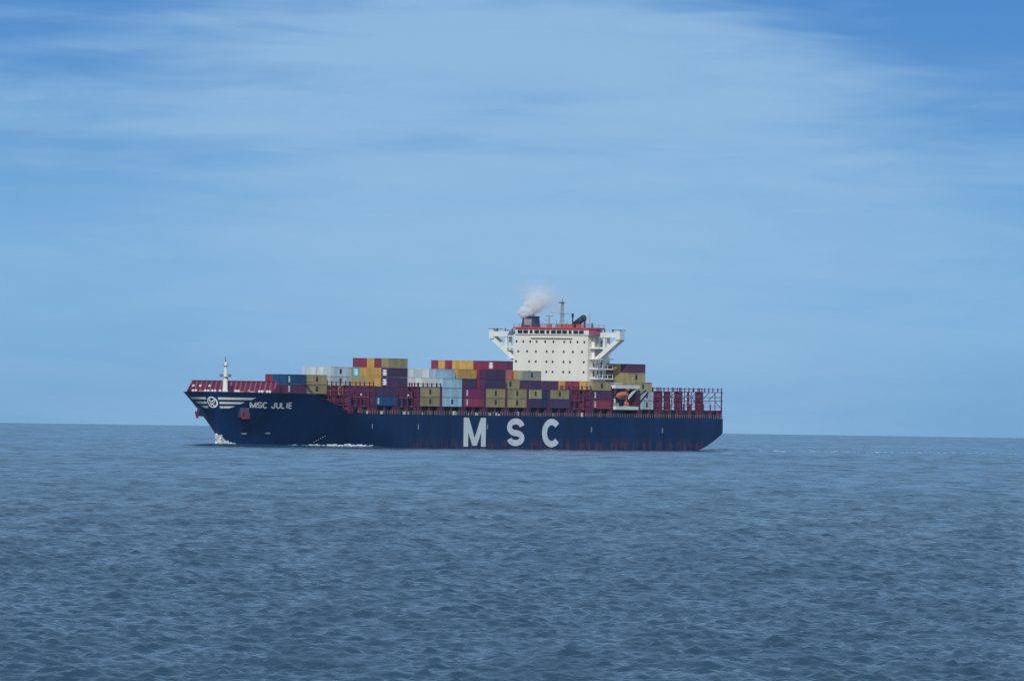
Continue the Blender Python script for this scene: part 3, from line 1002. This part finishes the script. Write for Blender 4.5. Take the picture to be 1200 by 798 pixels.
for i in range(6):
    for j in range(4):
        fs.append((i * 5 + j + 5, i * 5 + j + 6, i * 5 + j + 1, i * 5 + j))
fs += [(0, 1, 2, 3, 4), (34, 33, 32, 31, 30)]
mb.add(vs, fs).build('canopy', M['orange'], lbt, True)
MB().box(-3.2, -2.2, -.5, .5, 2.6, 3.4).build('cockpit', M['orange'], lbt)
for X, h_ in ((67.2, 1.6), (65.9, 1.1)):
    rf = bpy.data.objects.new('raft_canister', None)
    COL.objects.link(rf)
    rf.matrix_world = SHIP_MAT @ Matrix.Translation((X, 23.0, 14.0))
    tag(rf, ("taller" if h_ > 1.3 else "shorter") + " orange raft canister standing on the white platform under the lifeboat", "life raft", 'orange raft canisters under the lifeboat')
    MB().tube((0, 0, .25), (0, 0, h_), .5, .5, 12).ball((0, 0, h_), .48, 10, 1, 1, .5).build('canister', M['orange'], rf, True)
    MB().box(-.6, .6, -.6, .6, 0, .25).build('cradle', M['grey'], rf)

# ------------------------------------------------------------------ sea
m, t = material('sea_water')
pos = t.n('ShaderNodeNewGeometry').outputs['Position']
pv = t.n('ShaderNodeMapping', ins={'Vector': pos, 'Scale': (1.0, 0.8, 1.0)}).outputs[0]
b1 = t.noise(pv, 3.4, 4.0, 0.62)
b2 = t.noise(pv, 0.16, 3.0, 0.55)
pt = t.noise(t.n('ShaderNodeMapping', ins={'Vector': pos, 'Scale': (0.02, 0.0035, 1.0)}).outputs[0], 1.0, 4.0, 0.55)
hgt = t.math('ADD', t.math('MULTIPLY', b1, 0.42), t.math('MULTIPLY', b2, 2.2))
gust = t.smooth(t.noise(t.n('ShaderNodeMapping', ins={'Vector': pos, 'Scale': (0.16, 0.016, 1.0)}).outputs[0], 1.0, 5.0, 0.6), 0.36, 0.66)
bmp = t.n('ShaderNodeBump', ins={'Height': hgt, 'Strength': t.math('MULTIPLY_ADD', gust, 0.22, 0.22), 'Distance': 1.0})
rg = t.math('MULTIPLY_ADD', pt, 0.22, t.math('MULTIPLY_ADD', gust, 0.15, 0.03))
b = t.n('ShaderNodeBsdfPrincipled', ins={'Base Color': (0.024, 0.060, 0.105, 1), 'Roughness': rg, 'IOR': 1.333, 'Normal': bmp.outputs[0]})
t.n('ShaderNodeOutputMaterial', ins={'Surface': b.outputs[0]})
M['sea'] = m

rng = np.random.default_rng(11)
NW = 140
lam = np.exp(rng.uniform(math.log(0.6), math.log(28.0), NW))
kk = 2 * np.pi / lam
wdir = math.radians(-72) + rng.normal(0, 0.95, NW)
kx, ky = kk * np.cos(wdir), kk * np.sin(wdir)
amp = np.where(lam > 12, 0.006, np.where(lam > 6, 0.011, np.where(lam > 3, 0.022, np.where(lam > 1.1, 0.053, 0.042)))) / kk
ph = rng.uniform(0, 2 * np.pi, NW)


def add_sea(name, rs, phis, displaced):
    rr, pp = np.meshgrid(rs, phis, indexing='ij')
    x = (rr * np.sin(pp)).astype(np.float64)
    y = (rr * np.cos(pp)).astype(np.float64)
    z = -(rr ** 2) / (2 * R_EARTH)
    if displaced:
        step = np.gradient(rs)[:, None]
        edge = np.clip((np.abs(phis).max() - np.abs(phis)) / 0.006, 0, 1)[None, :]
        dx, dy, dz = np.zeros_like(x, dtype=np.float32), np.zeros_like(x, dtype=np.float32), np.zeros_like(x, dtype=np.float32)
        for i in range(NW):
            a = amp[i] * np.clip(lam[i] / (2.6 * step) - 0.35, 0, 1)
            nr = int((a[:, 0] > 1e-6).sum())
            if nr == 0:
                continue
            th = np.remainder(kx[i] * x[:nr] + ky[i] * y[:nr] + ph[i], 2 * np.pi).astype(np.float32)
            s, c = np.sin(th), np.cos(th)
            a = (a[:nr] * edge).astype(np.float32)
            dz[:nr] += a * c
            dx[:nr] -= 0.8 * a * s * np.float32(kx[i] / kk[i])
            dy[:nr] -= 0.8 * a * s * np.float32(ky[i] / kk[i])
        x = x + dx
        y = y + dy
        z = z + dz
    nr, npn = x.shape
    co = np.stack([x, y, z], -1).reshape(-1, 3).astype(np.float32)
    idx = np.arange(nr * npn, dtype=np.int32).reshape(nr, npn)
    q = np.stack([idx[:-1, :-1], idx[:-1, 1:], idx[1:, 1:], idx[1:, :-1]], -1).reshape(-1, 4)[:, ::-1]
    me = bpy.data.meshes.new(name)
    me.vertices.add(len(co))
    me.vertices.foreach_set('co', co.ravel())
    me.loops.add(q.size)
    me.loops.foreach_set('vertex_index', np.ascontiguousarray(q).ravel())
    me.polygons.add(len(q))
    me.polygons.foreach_set('loop_start', np.arange(0, q.size, 4, dtype=np.int32))
    me.materials.append(M['sea'])
    me.update(calc_edges=True)
    me.shade_smooth()
    o = link(name, me)
    o['kind'] = 'structure'
    return o


WEDGE = math.radians(2.95)
rs = [430.0]
while rs[-1] < 13000:
    rs.append(rs[-1] + 0.20 * (rs[-1] / 450) ** 1.25 * max(1.0, rs[-1] / 2900) ** 2.6)
rs += [13500, 14200, 15000]
rs = np.array(rs)
phis = np.linspace(-WEDGE, WEDGE, 340)
add_sea('sea', rs, phis, True)
rc = np.concatenate([[0.5], np.geomspace(30, 15000, 60)])
add_sea('sea', rc, np.linspace(WEDGE, 2 * math.pi - WEDGE, 240), False)
add_sea('sea', np.linspace(0.5, 430, 24), np.linspace(-WEDGE, WEDGE, 10), False)

# ------------------------------------------------------------------ foam and bow wave
m, t = material('sea_foam')
oc = t.n('ShaderNodeTexCoord').outputs['Object']
fz = t.noise(oc, 0.9, 6.0, 0.65)
c = t.mix(t.smooth(fz, 0.35, 0.65), (0.30, 0.36, 0.40), (0.80, 0.82, 0.83))
b = t.n('ShaderNodeBsdfPrincipled', ins={'Base Color': c, 'Roughness': 0.8})
t.n('ShaderNodeOutputMaterial', ins={'Surface': b.outputs[0]})
M['foam'] = m


def lumpy_strip(path, wid, hgt, seed, sub=3):
    """a ridge of broken foam along a path of (X, Y) points in the ship's frame"""
    rn = random.Random(seed)
    mb = MB()
    for (xa, ya), (xb, yb) in zip(path, path[1:]):
        for k in range(sub):
            f = (k + rn.random()) / sub
            x, y = xa + (xb - xa) * f, ya + (yb - ya) * f
            r = wid * rn.uniform(.4, 1.0)
            mb.ball((x + rn.uniform(-.3, .3), y + rn.uniform(-.3, .3), -.1), 1.0, 8, r * 1.4, r, hgt * rn.uniform(.3, 1.0))
    return mb


def ship_stuff(mb, name, mat, label):
    o = mb.build(name, mat, None, True)
    o.matrix_world = SHIP_MAT
    o['kind'] = 'stuff'
    o['label'] = label
    return o


mb = MB()
rn = random.Random(3)
for k in range(620):
    d = abs(rn.gauss(0, 2.6)) - 1.0
    X = 289.0 - d
    h_ = max(.25, 6.0 * math.exp(-max(0, d + .4) / 2.6)) * rn.uniform(.25, 1.0)
    for sg in (1, -1):
        y = hull_y(min(X, 287.9), .5) + rn.uniform(0.0, .8) + .22 * max(0, d)
        r = rn.uniform(.15, .42)
        mb.ball((X, sg * y, h_ * rn.uniform(.03, .68)), r, 8, 1.2, 1, 1.15)
for k in range(60):
    X = 286 - rn.uniform(0, 11)
    for sg in (1,):
        mb.ball((X, hull_y(X, .4) + rn.uniform(.3, 2.2), .1), rn.uniform(.3, .7), 8, 1.5, 1, .45)
ship_stuff(mb, 'bow_foam', M['foam'], 'white foam thrown up where the stem cuts the water')
mb = MB()
rn = random.Random(5)
CP = [(279, 17.5), (270, 23), (262, 27), (255, 29), (247, 29.8)]
vs, fs = [], []
N_ = 90
for i in range(N_ + 1):
    f = i / N_ * (len(CP) - 1)
    k = min(int(f), len(CP) - 2)
    f -= k
    X, Y = CP[k][0] + (CP[k + 1][0] - CP[k][0]) * f, CP[k][1] + (CP[k + 1][1] - CP[k][1]) * f
    e = math.sin(math.pi * i / N_) ** .5
    h_ = .25 + e * (.30 + .18 * math.sin(i * .37) + .12 * math.sin(i * 1.13)) + .25 * math.exp(-((X - 257) / 6) ** 2)
    vs += [(X, Y + .9, .35), (X, Y + .35, .35 + h_ * .8), (X, Y, .4 + h_), (X, Y - .5, .3 + h_ * .6)]
for i in range(N_):
    for j in range(3):
        fs.append((i * 4 + j, i * 4 + j + 1, i * 4 + j + 5, i * 4 + j + 4))
mb.add(vs, fs)
CR = [(279, 17.5), (270, 23), (262, 27), (255, 29), (248, 29.8)]
for (xa, ya), (xb, yb) in zip(CR, CR[1:]):
    for k in range(18):
        f = rn.random()
        big = 1.0 if 240 < xa + (xb - xa) * f < 266 else .55
        r = rn.uniform(.15, .42) * big
        mb.ball((xa + (xb - xa) * f, ya + (yb - ya) * f + rn.uniform(-.5, .7), .55 * big + rn.uniform(-.1, .35)), r, 8, 2.0, 1.0, .9)
ship_stuff(mb, 'side_foam', M['foam'], 'thin line of white foam along the navy hull')
# dark ridge of the bow wave rolling away from the stem
mb = MB()
vs, fs = [], []
P = [(303, -9, .1), (300, -4, .5), (296, 1.5, .8), (292, 7, .85), (286, 12, .8), (279, 17.5, .75), (270, 23, .7), (262, 27, .6), (255, 29, .75), (245, 30, .8), (236, 30.5, .4), (226, 31, .1)]
for X, Y, h_ in P:
    for f, g in ((-4.5, -.35), (-2.2, .35), (-.6, .9), (0.4, 1.0), (1.4, .55), (3.0, -.05), (4.5, -.4)):
        vs.append((X + f * .45, Y + f * .9, h_ * g if g > 0 else g))
for i in range(len(P) - 1):
    for j in range(6):
        fs.append((i * 7 + j, i * 7 + j + 1, i * 7 + j + 8, i * 7 + j + 7))
mb.add(vs, fs)
ship_stuff(mb, 'bow_wave', M['sea'], 'dark ridge of the bow wave running along the hull')
mb = MB()
P = [(16, 22, .2), (8, 24, .7), (0, 25, .8), (-10, 24, .6), (-24, 22, .2)]
for i, (X, Y, h_) in enumerate(P):
    for f, g in ((-4.5, -.35), (-2.2, .35), (-.6, .9), (0.4, 1.0), (1.4, .55), (3.0, -.05), (4.5, -.4)):
        mb.v.append((X + f * .45, Y + f * .9, h_ * g if g > 0 else g))
for i in range(len(P) - 1):
    for j in range(6):
        mb.f.append((i * 7 + j, i * 7 + j + 1, i * 7 + j + 8, i * 7 + j + 7))
ship_stuff(mb, 'stern_wave', M['sea'], 'dark ridge of disturbed water beside the stern')
# wake astern: scattered white specks along the track
mb = MB()
rn = random.Random(9)
for k in range(150):
    d = rn.uniform(0, 1) ** 1.3 * 235
    X = 14 - d
    Y = rn.gauss(12, 9 + d * .06)
    s = rn.uniform(.12, .30) * (2.0 if rn.random() < .06 else 1.0)
    wpt = SHIP_MAT @ Vector((X, Y, 0))
    mb.ball((X, Y, drop(wpt.x, wpt.y) - SHIP_MAT.translation.z + .1), s, 6, 2.2, 2.2, .3)
ship_stuff(mb, 'wake_foam', M['foam'], 'scattered white foam of the wake trailing off behind the stern')

# ------------------------------------------------------------------ smoke from the funnel
m, t = material('funnel_smoke')
oc = t.n('ShaderNodeTexCoord').outputs['Object']
nzv = t.n('ShaderNodeTexNoise', ins={'Vector': oc, 'Scale': 0.55, 'Detail': 4.0, 'Roughness': 0.6})
wob = t.n('ShaderNodeVectorMath', operation='SUBTRACT', ins={0: nzv.outputs['Color'], 1: (0.5, 0.5, 0.5)}).outputs[0]
wob = t.n('ShaderNodeVectorMath', operation='SCALE', ins={0: wob, 'Scale': 2.2}).outputs[0]
pw = t.n('ShaderNodeVectorMath', operation='ADD', ins={0: oc, 1: wob}).outputs[0]
fine = t.smooth(t.noise(oc, 1.1, 5.0, 0.65), 0.3, 0.68)


def puff(c, r, dens, vec):
    d = t.n('ShaderNodeVectorMath', operation='SUBTRACT', ins={0: vec, 1: c}).outputs[0]
    d = t.n('ShaderNodeVectorMath', operation='DIVIDE', ins={0: d, 1: r}).outputs[0]
    ln = t.n('ShaderNodeVectorMath', operation='LENGTH', ins={0: d}).outputs['Value']
    return t.math('MULTIPLY', t.math('SUBTRACT', 1.0, t.smooth(ln, 0.25, 1.0)), dens)


dn = None
for c_, r_, de in (((-1.0, 0, 0.4), (3.3, 2.9, 2.8), 2.4), ((.9, 0, 2.6), (4.2, 3.2, 3.0), .75), ((2.6, 0, 4.6), (5.2, 3.6, 3.4), .22),
                   ((2.6, 0, 6.0), (7.0, 4.2, 4.4), .05), ((1.0, 0, 8.0), (9.5, 4.6, 5.0), .014)):
    p = puff(c_, r_, de, pw)
    dn = p if dn is None else t.math('ADD', dn, p)
dn = t.math('MULTIPLY', dn, t.math('MULTIPLY', fine, 6.0))
brown = t.math('ADD', puff((7.0, 0, 3.4), (9.5, 4.5, 5.0), .06, pw), puff((3, 0, 5.0), (14.0, 4.8, 8.0), .035, pw))
tot_ = t.math('ADD', dn, brown)
cf = t.math('DIVIDE', brown, t.math('ADD', tot_, 1e-4))
colr = t.mix(cf, (0.97, 0.988, 1.0), (0.88, 0.87, 0.87))
v = t.n('ShaderNodeVolumePrincipled', ins={'Color': colr, 'Density': tot_, 'Anisotropy': -0.1})
t.n('ShaderNodeOutputMaterial', ins={'Volume': v.outputs[0]})
mb = MB()
mb.ball((6.5, 0, 4.2), 1.0, 20, 17.5, 5.2, 8.4)
smoke = mb.build('smoke', m, None)
smoke.location = SHIP_MAT @ Vector((68.0, -11.6, 43.2))
tag(smoke, 'white smoke puffing from the funnel and thinning to brown haze', None, None, 'stuff')

# ------------------------------------------------------------------ haze
m, t = material('sea_haze')
v = t.n('ShaderNodeVolumePrincipled', ins={'Color': (0.55, 0.80, 1.0, 1.0), 'Density': 1.1e-5, 'Anisotropy': 0.1})
t.n('ShaderNodeOutputMaterial', ins={'Volume': v.outputs[0]})
if hasattr(m, 'cycles') and hasattr(m.cycles, 'homogeneous_volume'):
    m.cycles.homogeneous_volume = True
haze = MB().box(-15100, 15100, -15100, 15100, -36.0, 62.0).build('haze', m, None)
haze['kind'] = 'stuff'
SC.cycles.use_denoising = True
SC.cycles.denoising_prefilter = 'NONE'
SC.cycles.volume_bounces = 16
SC.cycles.volume_step_rate = 0.12
